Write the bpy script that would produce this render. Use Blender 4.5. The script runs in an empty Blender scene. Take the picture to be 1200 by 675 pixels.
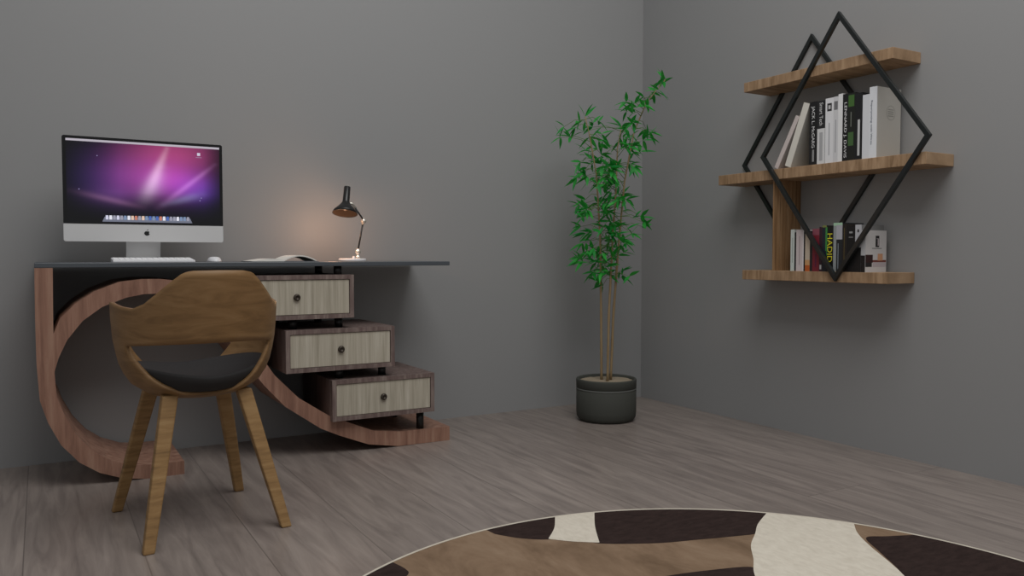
import bpy, math, random
from mathutils import Vector, Matrix
PI = math.pi
R = math.radians
SC = bpy.context.scene
COL = SC.collection

# ------------------------------------------------------------------ camera
cam = bpy.data.cameras.new('camera')
cam.sensor_width = 36.0
cam.lens = 36.0 * 945.0 / 1200.0
cam.clip_start = 0.02
cam_o = bpy.data.objects.new('camera', cam); COL.objects.link(cam_o)
cam_o.location = (0, 0, 0.772)
cam_o.rotation_euler = (R(90 - 2.272), 0, R(-30.32))
SC.camera = cam_o

# ------------------------------------------------------------------ world, lights, exposure
w = bpy.data.worlds.new('world'); SC.world = w; w.use_nodes = True
w.node_tree.nodes['Background'].inputs[0].default_value = (0.97, 0.985, 1.0, 1)
w.node_tree.nodes['Background'].inputs[1].default_value = 0.31

def area(name, loc, target, sx, sy, power, col):
    l = bpy.data.lights.new(name, 'AREA'); l.shape = 'RECTANGLE'; l.size = sx; l.size_y = sy
    l.energy = power; l.color = col
    o = bpy.data.objects.new(name, l); COL.objects.link(o); o.location = loc
    o.rotation_euler = (Vector(target) - Vector(loc)).to_track_quat('-Z', 'Y').to_euler()
    return o
area('ceiling_area_light', (1.15, 0.75, 3.6), (1.1, 1.2, 0.4), 2.4, 2.4, 74, (1.0, 0.995, 0.985))

SC.view_settings.view_transform = 'Standard'
SC.view_settings.look = 'None'
SC.view_settings.exposure = 0.0
SC.view_settings.gamma = 1.0
SC.view_settings.use_curve_mapping = False

# ------------------------------------------------------------------ materials
def srgb(r, g, b):
    f = lambda c: (c/255/12.92) if c/255 <= 0.04045 else ((c/255+0.055)/1.055)**2.4
    return (f(r), f(g), f(b), 1)

def new_mat(name):
    m = bpy.data.materials.new(name); m.use_nodes = True
    return m, m.node_tree, m.node_tree.nodes['Principled BSDF']

def flat(name, col, rough=0.6, metal=0.0, spec=0.5, bump=0, bscale=200):
    m, nt, p = new_mat(name)
    p.inputs['Base Color'].default_value = col
    p.inputs['Roughness'].default_value = rough
    p.inputs['Metallic'].default_value = metal
    p.inputs['Specular IOR Level'].default_value = spec
    if bump:
        n = nt.nodes.new('ShaderNodeTexNoise'); n.inputs['Scale'].default_value = bscale
        tc = nt.nodes.new('ShaderNodeTexCoord'); nt.links.new(tc.outputs['Object'], n.inputs['Vector'])
        b = nt.nodes.new('ShaderNodeBump'); b.inputs['Strength'].default_value = bump; b.inputs['Distance'].default_value = 0.002
        nt.links.new(n.outputs['Fac'], b.inputs['Height']); nt.links.new(b.outputs['Normal'], p.inputs['Normal'])
    return m

def wood(name, cols, scale, rough=0.55, spec=0.3, detail=5, distort=0.4):
    """streaky wood: noise stretched along the grain; scale = per-axis frequency"""
    m, nt, p = new_mat(name)
    tc = nt.nodes.new('ShaderNodeTexCoord'); mp = nt.nodes.new('ShaderNodeMapping')
    mp.inputs['Scale'].default_value = scale
    n = nt.nodes.new('ShaderNodeTexNoise'); n.inputs['Scale'].default_value = 1.0
    n.inputs['Detail'].default_value = detail; n.inputs['Roughness'].default_value = 0.65
    n.inputs['Distortion'].default_value = distort
    r = nt.nodes.new('ShaderNodeValToRGB')
    el = r.color_ramp.elements
    el[0].position = 0.28; el[0].color = cols[0]; el[1].position = 0.74; el[1].color = cols[-1]
    for i, c in enumerate(cols[1:-1]):
        e = el.new(0.28 + 0.46*(i+1)/(len(cols)-1)); e.color = c
    nt.links.new(tc.outputs['Object'], mp.inputs['Vector']); nt.links.new(mp.outputs['Vector'], n.inputs['Vector'])
    nt.links.new(n.outputs['Fac'], r.inputs['Fac']); nt.links.new(r.outputs['Color'], p.inputs['Base Color'])
    p.inputs['Roughness'].default_value = rough; p.inputs['Specular IOR Level'].default_value = spec
    b = nt.nodes.new('ShaderNodeBump'); b.inputs['Strength'].default_value = 0.15; b.inputs['Distance'].default_value = 0.001
    nt.links.new(n.outputs['Fac'], b.inputs['Height']); nt.links.new(b.outputs['Normal'], p.inputs['Normal'])
    return m

M = {}
M['wall'] = flat('grey_wall_paint', srgb(151, 151, 151), 0.55, spec=0.35, bump=0.05, bscale=60)
M['top'] = flat('blue_grey_lacquer', srgb(80, 85, 90), 0.3, spec=0.5)
M['frame'] = wood('reddish_wood', [srgb(122, 88, 74), srgb(154, 116, 98), srgb(174, 140, 120)], (38, 38, 3.0), 0.5)
M['case'] = wood('dark_walnut', [srgb(92, 74, 70), srgb(118, 101, 96), srgb(148, 134, 126)], (60, 60, 8), 0.6)
M['front'] = wood('pale_ash', [srgb(158, 150, 134), srgb(182, 174, 157), srgb(202, 195, 180)], (80, 80, 3), 0.6)
M['oak'] = wood('brown_oak', [srgb(112, 84, 54), srgb(136, 104, 68), srgb(150, 118, 82)], (5, 5, 30), 0.45, detail=6, distort=1.2)
M['oakleg'] = wood('leg_oak', [srgb(116, 88, 56), srgb(150, 117, 76), srgb(168, 136, 94)], (6, 6, 50), 0.5)
M['shelf'] = wood('shelf_oak', [srgb(124, 98, 70), srgb(164, 134, 104), srgb(190, 160, 128)], (6, 46, 6), 0.55)
M['divider'] = wood('divider_oak', [srgb(98, 70, 42), srgb(150, 116, 82), srgb(176, 144, 110)], (70, 40, 3), 0.55)
M['black'] = flat('black_paint', srgb(26, 27, 27), 0.35)
M['blackmetal'] = flat('black_metal_bar', srgb(38, 42, 42), 0.3, metal=0.3)
M['pad'] = flat('black_upholstery', srgb(42, 40, 40), 0.85, bump=0.3, bscale=500)
M['alu'] = flat('brushed_aluminium', srgb(222, 222, 222), 0.42, metal=0.3)
M['bezel'] = flat('glossy_black_bezel', srgb(7, 7, 8), 0.12)
M['whitepl'] = flat('white_plastic', srgb(232, 232, 234), 0.35)
M['keys'] = flat('white_keys', srgb(245, 245, 245), 0.4)
M['chrome'] = flat('pale_chrome', srgb(225, 220, 210), 0.25, metal=0.7)
M['shade'] = flat('black_lamp_enamel', srgb(28, 27, 26), 0.3)
M['shadein'] = flat('lamp_inner_bronze', srgb(40, 33, 28), 0.85, spec=0.1)
M['knob'] = flat('dark_bronze_knob', srgb(70, 62, 54), 0.35, metal=0.5)
M['paper'] = flat('paper', srgb(232, 228, 220), 0.8)
M['pages'] = flat('book_pages', srgb(214, 207, 192), 0.9)
M['pot'] = flat('dark_green_grey_pot', srgb(70, 71, 66), 0.8, spec=0.25)
M['groove'] = flat('pot_groove_band', srgb(98, 100, 96), 0.7)
M['soil'] = flat('pale_gravel', srgb(150, 136, 116), 0.9, bump=1.0, bscale=130)
M['culm'] = wood('bamboo_culm', [srgb(134, 112, 82), srgb(162, 140, 106)], (60, 60, 9), 0.5)
M['twig'] = flat('green_twig', srgb(92, 128, 62), 0.6)
M['rugbrown'] = wood('rug_brown_pile', [srgb(104, 84, 66), srgb(136, 113, 92), srgb(156, 134, 112)], (7, 3.2, 9), 0.95, spec=0.1, detail=7)
M['rugdark'] = wood('rug_dark_pile', [srgb(44, 34, 32), srgb(62, 49, 46)], (26, 60, 9), 0.95, spec=0.1)
M['rugcream'] = wood('rug_cream_pile', [srgb(206, 197, 181), srgb(226, 218, 203)], (60, 26, 9), 0.95, spec=0.1)
M['rugrim'] = flat('rug_binding', srgb(205, 196, 180), 0.9)

def leaf_mat():
    m, nt, p = new_mat('bamboo_leaf')
    oi = nt.nodes.new('ShaderNodeTexNoise'); oi.inputs['Scale'].default_value = 14
    tc = nt.nodes.new('ShaderNodeTexCoord'); nt.links.new(tc.outputs['Object'], oi.inputs['Vector'])
    r = nt.nodes.new('ShaderNodeValToRGB'); e = r.color_ramp.elements
    e[0].position = 0.35; e[0].color = srgb(10, 126, 52); e[1].position = 0.65; e[1].color = srgb(58, 172, 64)
    nt.links.new(oi.outputs['Fac'], r.inputs['Fac']); nt.links.new(r.outputs['Color'], p.inputs['Base Color'])
    p.inputs['Roughness'].default_value = 0.5
    t = nt.nodes.new('ShaderNodeBsdfTranslucent'); t.inputs['Color'].default_value = srgb(50, 180, 60)
    mx = nt.nodes.new('ShaderNodeMixShader'); mx.inputs[0].default_value = 0.3
    out = nt.nodes['Material Output']
    nt.links.new(p.outputs[0], mx.inputs[1]); nt.links.new(t.outputs[0], mx.inputs[2]); nt.links.new(mx.outputs[0], out.inputs[0])
    return m
M['leaf'] = leaf_mat()

def floor_mat():
    m, nt, p = new_mat('grey_brown_plank_floor')
    N = nt.nodes.new; L = nt.links.new
    tc = N('ShaderNodeTexCoord')
    br = N('ShaderNodeTexBrick')
    mp0 = N('ShaderNodeMapping'); mp0.inputs['Rotation'].default_value = (0, 0, R(90)); mp0.inputs['Location'].default_value = (0.4, 0.052, 0)
    L(tc.outputs['Object'], mp0.inputs['Vector']); L(mp0.outputs['Vector'], br.inputs['Vector'])
    br.inputs['Scale'].default_value = 1.0; br.inputs['Brick Width'].default_value = 3.6; br.inputs['Row Height'].default_value = 0.2705
    br.inputs['Mortar Size'].default_value = 0.0018; br.inputs['Mortar Smooth'].default_value = 0.3; br.inputs['Bias'].default_value = 0
    br.offset = 0.37; br.offset_frequency = 2
    br.inputs['Color1'].default_value = (0.0, 0.0, 0.0, 1); br.inputs['Color2'].default_value = (1, 1, 1, 1); br.inputs['Mortar'].default_value = (0.5, 0.5, 0.5, 1)
    # per-plank offset shifts the grain
    off = N('ShaderNodeVectorMath'); off.operation = 'MULTIPLY'; off.inputs[1].default_value = (3.0, 9.0, 0)
    L(br.outputs['Color'], off.inputs[0])
    add = N('ShaderNodeVectorMath'); add.operation = 'ADD'; L(tc.outputs['Object'], add.inputs[0]); L(off.outputs[0], add.inputs[1])
    mp = N('ShaderNodeMapping'); mp.inputs['Scale'].default_value = (24, 2.4, 1); L(add.outputs[0], mp.inputs['Vector'])
    n = N('ShaderNodeTexNoise'); n.inputs['Scale'].default_value = 1; n.inputs['Detail'].default_value = 6; n.inputs['Roughness'].default_value = 0.6; n.inputs['Distortion'].default_value = 1.1
    L(mp.outputs[0], n.inputs['Vector'])
    r = N('ShaderNodeValToRGB'); e = r.color_ramp.elements
    e[0].position = 0.25; e[0].color = srgb(116, 106, 101); e[1].position = 0.75; e[1].color = srgb(160, 148, 140)
    L(n.outputs['Fac'], r.inputs['Fac'])
    # plank tone
    hs = N('ShaderNodeHueSaturation'); L(r.outputs['Color'], hs.inputs['Color'])
    mr = N('ShaderNodeMapRange'); mr.inputs[3].default_value = 0.92; mr.inputs[4].default_value = 1.08
    L(br.outputs['Color'], mr.inputs[0]); L(mr.outputs[0], hs.inputs['Value'])
    mx = N('ShaderNodeMix'); mx.data_type = 'RGBA'; mx.inputs[7].default_value = srgb(82, 74, 70)
    sc = N('ShaderNodeMath'); sc.operation = 'MULTIPLY'; sc.inputs[1].default_value = 0.55
    L(br.outputs['Fac'], sc.inputs[0]); L(sc.outputs[0], mx.inputs[0]); L(hs.outputs[0], mx.inputs[6])
    L(mx.outputs[2], p.inputs['Base Color'])
    p.inputs['Roughness'].default_value = 0.34; p.inputs['Specular IOR Level'].default_value = 0.4
    b = N('ShaderNodeBump'); b.inputs['Strength'].default_value = 0.12; b.inputs['Distance'].default_value = 0.002
    L(n.outputs['Fac'], b.inputs['Height']); L(b.outputs[0], p.inputs['Normal'])
    return m
M['floor'] = floor_mat()

_cc = {}
def cmat(r, g, b, rough=0.5):
    k = (r, g, b, rough)
    if k not in _cc:
        _cc[k] = flat('print_%d_%d_%d' % (r, g, b), srgb(r, g, b), rough)
    return _cc[k]

# ------------------------------------------------------------------ mesh helpers
class MB:
    """collects geometry for ONE mesh object"""
    def __init__(s): s.v = []; s.f = []; s.mi = []; s.sm = []
    def add(s, vs, fs, mi=0, smooth=False):
        b = len(s.v); s.v += [tuple(x) for x in vs]
        for f in fs: s.f.append([b+i for i in f]); s.mi.append(mi); s.sm.append(smooth)
        return s
    def box(s, a, b, mi=0, bev=0.0):
        x0, y0, z0 = a; x1, y1, z1 = b
        if bev <= 0:
            vs = [(x0,y0,z0),(x1,y0,z0),(x1,y1,z0),(x0,y1,z0),(x0,y0,z1),(x1,y0,z1),(x1,y1,z1),(x0,y1,z1)]
            return s.add(vs, [(3,2,1,0),(4,5,6,7),(0,1,5,4),(1,2,6,5),(2,3,7,6),(3,0,4,7)], mi)
        vs = []; c = [(x0,1),(x1,-1)]
        # chamfered box: 24 verts, 3 per corner
        idx = {}
        for i, (X, sx) in enumerate(((x0,1),(x1,-1))):
            for j, (Y, sy) in enumerate(((y0,1),(y1,-1))):
                for k, (Z, sz) in enumerate(((z0,1),(z1,-1))):
                    for ax in range(3):
                        p = [X + (0 if ax == 0 else sx*bev), Y + (0 if ax == 1 else sy*bev), Z + (0 if ax == 2 else sz*bev)]
                        idx[i,j,k,ax] = len(vs); vs.append(p)
        F = []
        for i in (0,1): F.append([idx[i,0,0,0], idx[i,1,0,0], idx[i,1,1,0], idx[i,0,1,0]][::(-1 if i == 0 else 1)])
        for j in (0,1): F.append([idx[0,j,0,1], idx[1,j,0,1], idx[1,j,1,1], idx[0,j,1,1]][::(1 if j == 0 else -1)])
        for k in (0,1): F.append([idx[0,0,k,2], idx[1,0,k,2], idx[1,1,k,2], idx[0,1,k,2]][::(-1 if k == 0 else 1)])
        for j in (0,1):
            for k in (0,1): F.append([idx[0,j,k,1], idx[1,j,k,1], idx[1,j,k,2], idx[0,j,k,2]])
        for i in (0,1):
            for k in (0,1): F.append([idx[i,0,k,0], idx[i,1,k,0], idx[i,1,k,2], idx[i,0,k,2]])
        for i in (0,1):
            for j in (0,1): F.append([idx[i,j,0,0], idx[i,j,1,0], idx[i,j,1,1], idx[i,j,0,1]])
        for i in (0,1):
            for j in (0,1):
                for k in (0,1): F.append([idx[i,j,k,0], idx[i,j,k,1], idx[i,j,k,2]])
        return s.add(vs, F, mi)
    def prism_xz(s, pts, y0, y1, mi=0):
        """polygon in XZ, extruded in Y"""
        n = len(pts)
        vs = [(x, y0, z) for x, z in pts] + [(x, y1, z) for x, z in pts]
        fs = [list(range(n)), list(range(2*n-1, n-1, -1))] + [(i, i+n, (i+1) % n+n, (i+1) % n) for i in range(n)]
        return s.add(vs, fs, mi)
    def strip_xz(s, A, B, y0, y1, mi=0):
        """band between the polylines A and B (same length, XZ), extruded in Y"""
        n = len(A)
        vs = []
        for P in (A, B):
            for x, z in P: vs += [(x, y0, z), (x, y1, z)]
        a = lambda i, k: 2*i+k
        b = lambda i, k: 2*n+2*i+k
        fs = []
        for i in range(n-1):
            fs += [(a(i,0),a(i+1,0),b(i+1,0),b(i,0)), (a(i,1),b(i,1),b(i+1,1),a(i+1,1)),
                   (a(i,0),a(i,1),a(i+1,1),a(i+1,0)), (b(i,0),b(i+1,0),b(i+1,1),b(i,1))]
        fs += [(a(0,0),b(0,0),b(0,1),a(0,1)), (a(n-1,0),a(n-1,1),b(n-1,1),b(n-1,0))]
        return s.add(vs, fs, mi)
    def lathe(s, prof, c=(0,0,0), seg=32, mi=0, smooth=True, axis='z', caps=True):
        vs = []
        for r, h in prof:
            for k in range(seg):
                a = 2*PI*k/seg; x, y = r*math.cos(a), r*math.sin(a)
                p = (x, y, h) if axis == 'z' else ((x, h, y) if axis == 'y' else (h, x, y))
                vs.append((c[0]+p[0], c[1]+p[1], c[2]+p[2]))
        fs = [(i*seg+k, i*seg+(k+1) % seg, (i+1)*seg+(k+1) % seg, (i+1)*seg+k) for i in range(len(prof)-1) for k in range(seg)]
        if caps: fs += [list(range(seg))[::-1], [(len(prof)-1)*seg+k for k in range(seg)]]
        return s.add(vs, fs, mi, smooth)
    def tube(s, pts, rad, seg=8, mi=0, smooth=True, square=False):
        pts = [Vector(p) for p in pts]; n = len(pts)
        rs = rad if isinstance(rad, (list, tuple)) else [rad]*n
        if square: seg = 4
        up = None; vs = []
        for i, p in enumerate(pts):
            t = (pts[min(i+1, n-1)] - pts[max(i-1, 0)]).normalized()
            if up is None:
                up = Vector((0,0,1)) if abs(t.z) < 0.9 else Vector((0,1,0))
            x = t.cross(up).normalized(); y = x.cross(t).normalized(); up = y
            for k in range(seg):
                a = 2*PI*(k+(0.5 if square else 0))/seg
                vs.append(p + x*math.cos(a)*rs[i] + y*math.sin(a)*rs[i])
        fs = [(i*seg+k, i*seg+(k+1) % seg, (i+1)*seg+(k+1) % seg, (i+1)*seg+k) for i in range(n-1) for k in range(seg)]
        fs += [list(range(seg))[::-1], [(n-1)*seg+k for k in range(seg)]]
        return s.add(vs, fs, mi, smooth and not square)
    def build(s, name, mat, parent=None, wpos=(0,0,0), fix=True):
        """wpos = world origin that the vertices are written around"""
        o3 = Vector(wpos)
        me = bpy.data.meshes.new(name)
        me.from_pydata([tuple(Vector(v)-o3) for v in s.v], [], s.f)
        mats = mat if isinstance(mat, list) else [mat]
        for m in mats: me.materials.append(m)
        for p, mi, sm in zip(me.polygons, s.mi, s.sm): p.material_index = mi; p.use_smooth = sm
        if fix:
            import bmesh
            bm = bmesh.new(); bm.from_mesh(me); bmesh.ops.recalc_face_normals(bm, faces=bm.faces); bm.to_mesh(me); bm.free()
        me.update()
        o = bpy.data.objects.new(name, me); COL.objects.link(o)
        if parent: o.parent = parent
        return o

def thing(name, loc, label, cat, group=None, rz=0):
    o = bpy.data.objects.new(name, None); COL.objects.link(o); o.location = loc; o.rotation_euler = (0, 0, rz)
    o.empty_display_size = 0.05
    tag(o, label, cat, group); return o
def tag(o, label, cat, group=None):
    o['label'] = label; o['category'] = cat
    if group: o['group'] = group
def struct(o): o['kind'] = 'structure'; return o
def interp(x, pts):
    if x <= pts[0][0]: return pts[0][1]
    for (a, b), (c, d) in zip(pts, pts[1:]):
        if x <= c: return b + (d-b)*(x-a)/(c-a)
    return pts[-1][1]
def bevel(o, wd, seg=2):
    m = o.modifiers.new('bevel', 'BEVEL'); m.width = wd; m.segments = seg; m.limit_method = 'ANGLE'; m.angle_limit = R(40)
def text_mesh(name, s, mat, parent, loc, rot, height, width=None, ext=0.0002):
    cu = bpy.data.curves.new(name+'_c', 'FONT'); cu.body = s; cu.size = 1.0; cu.align_x = 'CENTER'; cu.align_y = 'CENTER'; cu.extrude = 0
    cu.resolution_u = 3
    to = bpy.data.objects.new(name+'_c', cu); COL.objects.link(to)
    bpy.context.view_layer.update()
    me = bpy.data.meshes.new_from_object(to.evaluated_get(bpy.context.evaluated_depsgraph_get()))
    bpy.data.objects.remove(to)
    xs = [v.co.x for v in me.vertices]; ys = [v.co.y for v in me.vertices]
    cx, cy = (max(xs)+min(xs))/2, (max(ys)+min(ys))/2; sx, sy = max(xs)-min(xs), max(ys)-min(ys)
    ky = height/sy; kx = (width/sx) if width else ky
    for v in me.vertices: v.co = ((v.co.x-cx)*kx, (v.co.y-cy)*ky, 0)
    me.materials.clear(); me.materials.append(mat); me.name = name
    o = bpy.data.objects.new(name, me); COL.objects.link(o); o.parent = parent; o.location = loc; o.rotation_euler = rot
    return o

# ------------------------------------------------------------------ room
WY, WX = 3.44, 2.83
struct(MB().box((-3.2, -3.0, -0.1), (WX, WY, 0.0)).build('floor', M['floor']))
struct(MB().box((-3.2, WY, -0.1), (WX+0.1, WY+0.1, 3.2)).build('wall_back', M['wall']))
struct(MB().box((WX, -3.0, -0.1), (WX+0.1, WY, 3.2)).build('wall_right', M['wall']))

# ------------------------------------------------------------------ desk
DO = (0.73, 3.22, 0)
desk = thing('writing_desk', DO, 'wooden desk with blue-grey top, looping curved frame and three stepped drawers', 'desk')
DB = lambda mb, n, m, p=desk: mb.build(n, m, p, DO)
o = DB(MB().box((-0.017, 3.03, 0.733), (1.472, 3.425, 0.750)), 'tabletop', M['top']); bevel(o, 0.002)
o['label'] = 'thin blue-grey tabletop'
Y0, Y1 = 3.03, 3.42
A = [(-0.017, .733), (-0.018, .57), (-0.017, .42), (-0.010, .30), (0.012, .225), (0.048, .147), (0.10, .083), (0.16, .040), (0.235, .010), (0.304, 0.0), (0.427, 0.0)]
B = [(0.035, .733), (0.033, .57), (0.032, .42), (0.038, .31), (0.060, .245), (0.092, .178), (0.135, .122), (0.185, .083), (0.25, .055), (0.31, .048), (0.427, .046)]
DB(MB().strip_xz(A, B, Y0, Y1), 'curved_frame', M['frame'])
A = [(0.018, .47), (0.030, .51), (0.052, .566), (0.095, .612), (0.153, .652), (0.231, .684), (0.30, .692), (0.36, .692), (0.44, .682), (0.53, .628), (0.604, .532), (0.71, .383), (0.747, .327), (0.835, .235), (0.95, .156), (1.02, .125), (1.134, .076), (1.25, .060), (1.469, .058)]
B = [(0.033, .39), (0.046, .437), (0.072, .495), (0.118, .556), (0.177, .601), (0.25, .630), (0.305, .641), (0.355, .642), (0.42, .634), (0.495, .59), (0.558, .505), (0.665, .350), (0.708, .292), (0.785, .205), (0.920, .108), (0.995, .072), (1.112, .024), (1.24, .002), (1.469, 0.0)]
o = DB(MB().strip_xz(A, B, Y0+0.0006, Y1-0.0006), 'looping_frame', M['frame'])

def peg(x, y, z0, z1):
    return DB(MB().lathe([(0.0155, z0), (0.0155, z1)], (x, y, 0), 20, caps=True), 'spacer_peg', M['black'])
def rect_ring(mb, x0, x1, z0, z1, t, y0, y1):
    mb.box((x0, y0, z1-t), (x1, y1, z1)); mb.box((x0, y0, z0), (x1, y1, z0+t))
    mb.box((x0, y0, z0+t), (x0+t, y1, z1-t)); mb.box((x1-t, y0, z0+t), (x1, y1, z1-t))
DR = [(0.612, 1.046, 0.534, 0.700, 0.825), (0.781, 1.213, 0.333, 0.494, 0.994), (0.957, 1.386, 0.135, 0.294, 1.166)]
for x0, x1, z0, z1, kx in DR:
    mb = MB(); rect_ring(mb, x0, x1, z0, z1, 0.0165, 3.0, 3.40); mb.box((x0+.0165, 3.385, z0+.0165), (x1-.0165, 3.40, z1-.0165))
    case = DB(mb, 'drawer_case', M['case'])
    fr = DB(MB().box((x0+.018, 3.004, z0+.018), (x1-.018, 3.022, z1-.018)), 'drawer_front', M['front'], case); bevel(fr, 0.001)
    fr['label'] = 'pale striped drawer front'
    kz = (z0+z1)/2
    mb = MB().lathe([(0.0125, 0.0), (0.0135, -0.004), (0.0115, -0.010), (0.006, -0.012), (0.0055, -0.009), (0.001, -0.009)], (kx, 3.004, kz), 24, axis='y')
    kb = DB(mb, 'drawer_knob', M['knob'], case); kb['label'] = 'small round dark knob'
for x, y, z0, z1 in [(1.003, 3.065, .70, .733), (1.010, 3.34, .70, .733), 
                     (1.005, 3.065, .494, .534), (1.005, 3.34, .494, .534), (0.825, 3.065, .494, .534), (0.825, 3.34, .494, .534),
                     (1.183, 3.065, .294, .333), (1.183, 3.34, .294, .333), (1.004, 3.065, .294, .333), (1.004, 3.34, .294, .333),
                     (1.345, 3.055, .058, .135), (1.345, 3.34, .058, .135)]:
    peg(x, y, z0, z1)

# ------------------------------------------------------------------ desktop computer
CY = 3.175
CO = (0.335, 3.20, 0.75)
comp = thing('desktop_computer', CO, 'large flat desktop computer with purple galaxy wallpaper on its lit screen', 'computer')
CB = lambda mb, n, m, p=comp: mb.build(n, m, p, CO)
cx0, cx1, cz0, cz1, czm = 0.0715, 0.597, 0.823, 1.187, 0.8845
def rrect(x0, x1, z0, z1, r, seg=5, corners=(1,1,1,1)):
    P = []
    for (cx, cz, a0), on in zip(((x1-r, z1-r, 0), (x0+r, z1-r, 90), (x0+r, z0+r, 180), (x1-r, z0+r, 270)), corners):
        if on:
            for k in range(seg+1):
                a = R(a0+90*k/seg); P.append((cx+r*math.cos(a), cz+r*math.sin(a)))
        else:
            P.append((cx+(r if a0 in (0, 270) else -r), cz+(r if a0 in (0, 90) else -r)))
    return P
CB(MB().prism_xz(rrect(cx0, cx1, czm, cz1, 0.007, corners=(1,1,0,0)), CY, CY+0.005), 'screen_bezel', M['bezel'])
ch = CB(MB().prism_xz(rrect(cx0, cx1, cz0, czm-0.0004, 0.007, corners=(0,0,1,1)), CY+0.0005, CY+0.012), 'chin_panel', M['alu']); ch['label'] = 'pale aluminium chin below the screen'
# bulged rear casing
mb = MB(); n = 12; rings = []
vs = []; fs = []
prof = [(0.0, 1.0), (0.012, 0.995), (0.022, 0.90), (0.032, 0.72), (0.040, 0.45), (0.043, 0.2)]
base = rrect(cx0, cx1, cz0, cz1, 0.007); mxx, mzz = (cx0+cx1)/2, (cz0+cz1)/2
for dy, s_ in prof:
    vs += [(mxx+(x-mxx)*s_, CY+0.0055+dy, mzz+(z-mzz)*s_) for x, z in base]
m_ = len(base)
for i in range(len(prof)-1): fs += [(i*m_+k, i*m_+(k+1) % m_, (i+1)*m_+(k+1) % m_, (i+1)*m_+k) for k in range(m_)]
fs += [list(range(m_)), [(len(prof)-1)*m_+k for k in range(m_)]]
CB(mb.add(vs, fs), 'rear_casing', M['alu'])
# stand: neck + foot plate, bent from one sheet
mb = MB()
nx0, nx1 = 0.2715, 0.3865
prof = [(3.225, 0.90), (3.232, 0.86), (3.246, 0.80), (3.256, 0.762), (3.252, 0.7535), (3.24, 0.7500)]
vs = []
vs = [(x, y, z) for (y, z) in [(3.222, .90), (3.230, .86), (3.245, .80), (3.253, .768), (3.248, .757), (3.235, .7545), (3.15, .7545), (3.15, .7502), (3.255, .7502), (3.262, .757), (3.262, .77), (3.254, .80), (3.239, .86), (3.231, .90)] for x in (nx0, nx1)]
k_ = len(vs)//2
fs = [(2*i, 2*((i+1) % k_), 2*((i+1) % k_)+1, 2*i+1) for i in range(k_)] + [[2*i for i in range(k_)], [2*i+1 for i in range(k_)][::-1]]
CB(MB().add(vs, fs), 'stand', M['alu'])
# wallpaper: colours computed per vertex on a fine grid, shown by the lit screen
def wallpaper(u, v):
    def g(d, s_): return math.exp(-(d/s_)**2)
    r, gg, b = 0.010, 0.004, 0.045
    def add(col, k):
        nonlocal r, gg, b
        r += col[0]*k; gg += col[1]*k; b += col[2]*k
    add((0.010, 0.015, 0.12), g(math.hypot((u-0.16)/1.2, v-0.45), 0.26))
    add((0.34, 0.04, 0.28), g(math.hypot((u-0.54)/1.25, v-0.42), 0.25))
    add((0.42, 0.04, 0.16), g(math.hypot((u-0.68)/1.3, v-0.10), 0.22))
    add((0.26, 0.02, 0.30), g(math.hypot((u-0.68), v-0.45), 0.18))
    add((0.06, 0.03, 0.34), g(math.hypot((u-0.84), v-0.55), 0.17))
    add((0.09, 0.03, 0.14), g(math.hypot((u-0.25)/1.5, v-0.68), 0.12))
    def streak(x0, y0, x1, y1, w0, w1, col, k):
        dx, dy = x1-x0, y1-y0; L = math.hypot(dx, dy); t = ((u-x0)*dx+(v-y0)*dy)/(L*L); tt = min(1, max(0, t))
        d = math.hypot(u-(x0+dx*tt), v-(y0+dy*tt)); wdt = w0+(w1-w0)*tt
        add(col, k*g(d, wdt)*(0.25+0.75*math.sin(PI*min(1, max(0.05, tt)))))
    streak(0.64, 0.05, 0.49, 0.72, 0.018, 0.05, (0.55, 0.50, 0.55), 0.62)
    streak(0.60, 0.30, 0.52, 0.66, 0.05, 0.08, (0.30, 0.28, 0.42), 0.6)
    streak(0.97, 0.22, 0.58, 0.80, 0.018, 0.03, (0.40, 0.18, 0.45), 0.6)
    streak(0.02, 0.62, 0.47, 0.80, 0.035, 0.03, (0.40, 0.18, 0.36), 0.6)
    streak(0.62, 0.76, 0.86, 0.62, 0.03, 0.05, (0.22, 0.26, 0.42), 0.6)
    vign = min(1, (1-v)*2.6)**1.3*min(1, (u+0.06)*2.6)**1.2*min(1, (1.05-u)*6.0)*min(1, 0.35+v*4+u*1.2)
    vign = max(0.03, vign)
    return (min(1, 0.72*r*vign), min(1, (0.72*gg+0.02*r)*vign), min(1, 0.66*b*vign), 1)
sx0, sx1, sz0, sz1 = cx0+0.0115, cx1-0.0105, czm+0.004, cz1-0.010
NU, NV = 150, 90
vs = []; cols = []
for j in range(NV+1):
    for i in range(NU+1):
        u, v = i/NU, 1-j/NV
        vs.append((sx0+(sx1-sx0)*u, CY-0.0004, sz0+(sz1-sz0)*(1-v))); cols.append(wallpaper(u, v))
fs = [(j*(NU+1)+i, j*(NU+1)+i+1, (j+1)*(NU+1)+i+1, (j+1)*(NU+1)+i) for j in range(NV) for i in range(NU)]
m, nt, p = new_mat('lit_screen')
at_ = nt.nodes.new('ShaderNodeAttribute'); at_.attribute_name = 'wallpaper'
p.inputs['Base Color'].default_value = (0.003, 0.003, 0.003, 1); p.inputs['Roughness'].default_value = 0.15
nt.links.new(at_.outputs['Color'], p.inputs['Emission Color']); p.inputs['Emission Strength'].default_value = 1.0
scr = CB(MB().add(vs, fs), 'screen', m)
ca = scr.data.color_attributes.new('wallpaper', 'FLOAT_COLOR', 'POINT')
for i, c in enumerate(cols): ca.data[i].color = c
scr['label'] = 'lit screen with purple and blue aurora wallpaper'
def glow(name, r, g, b, k=1.0):
    m, nt, p = new_mat(name); p.inputs['Base Color'].default_value = (0, 0, 0, 1)
    p.inputs['Emission Color'].default_value = srgb(r, g, b); p.inputs['Emission Strength'].default_value = k
    return m
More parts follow.
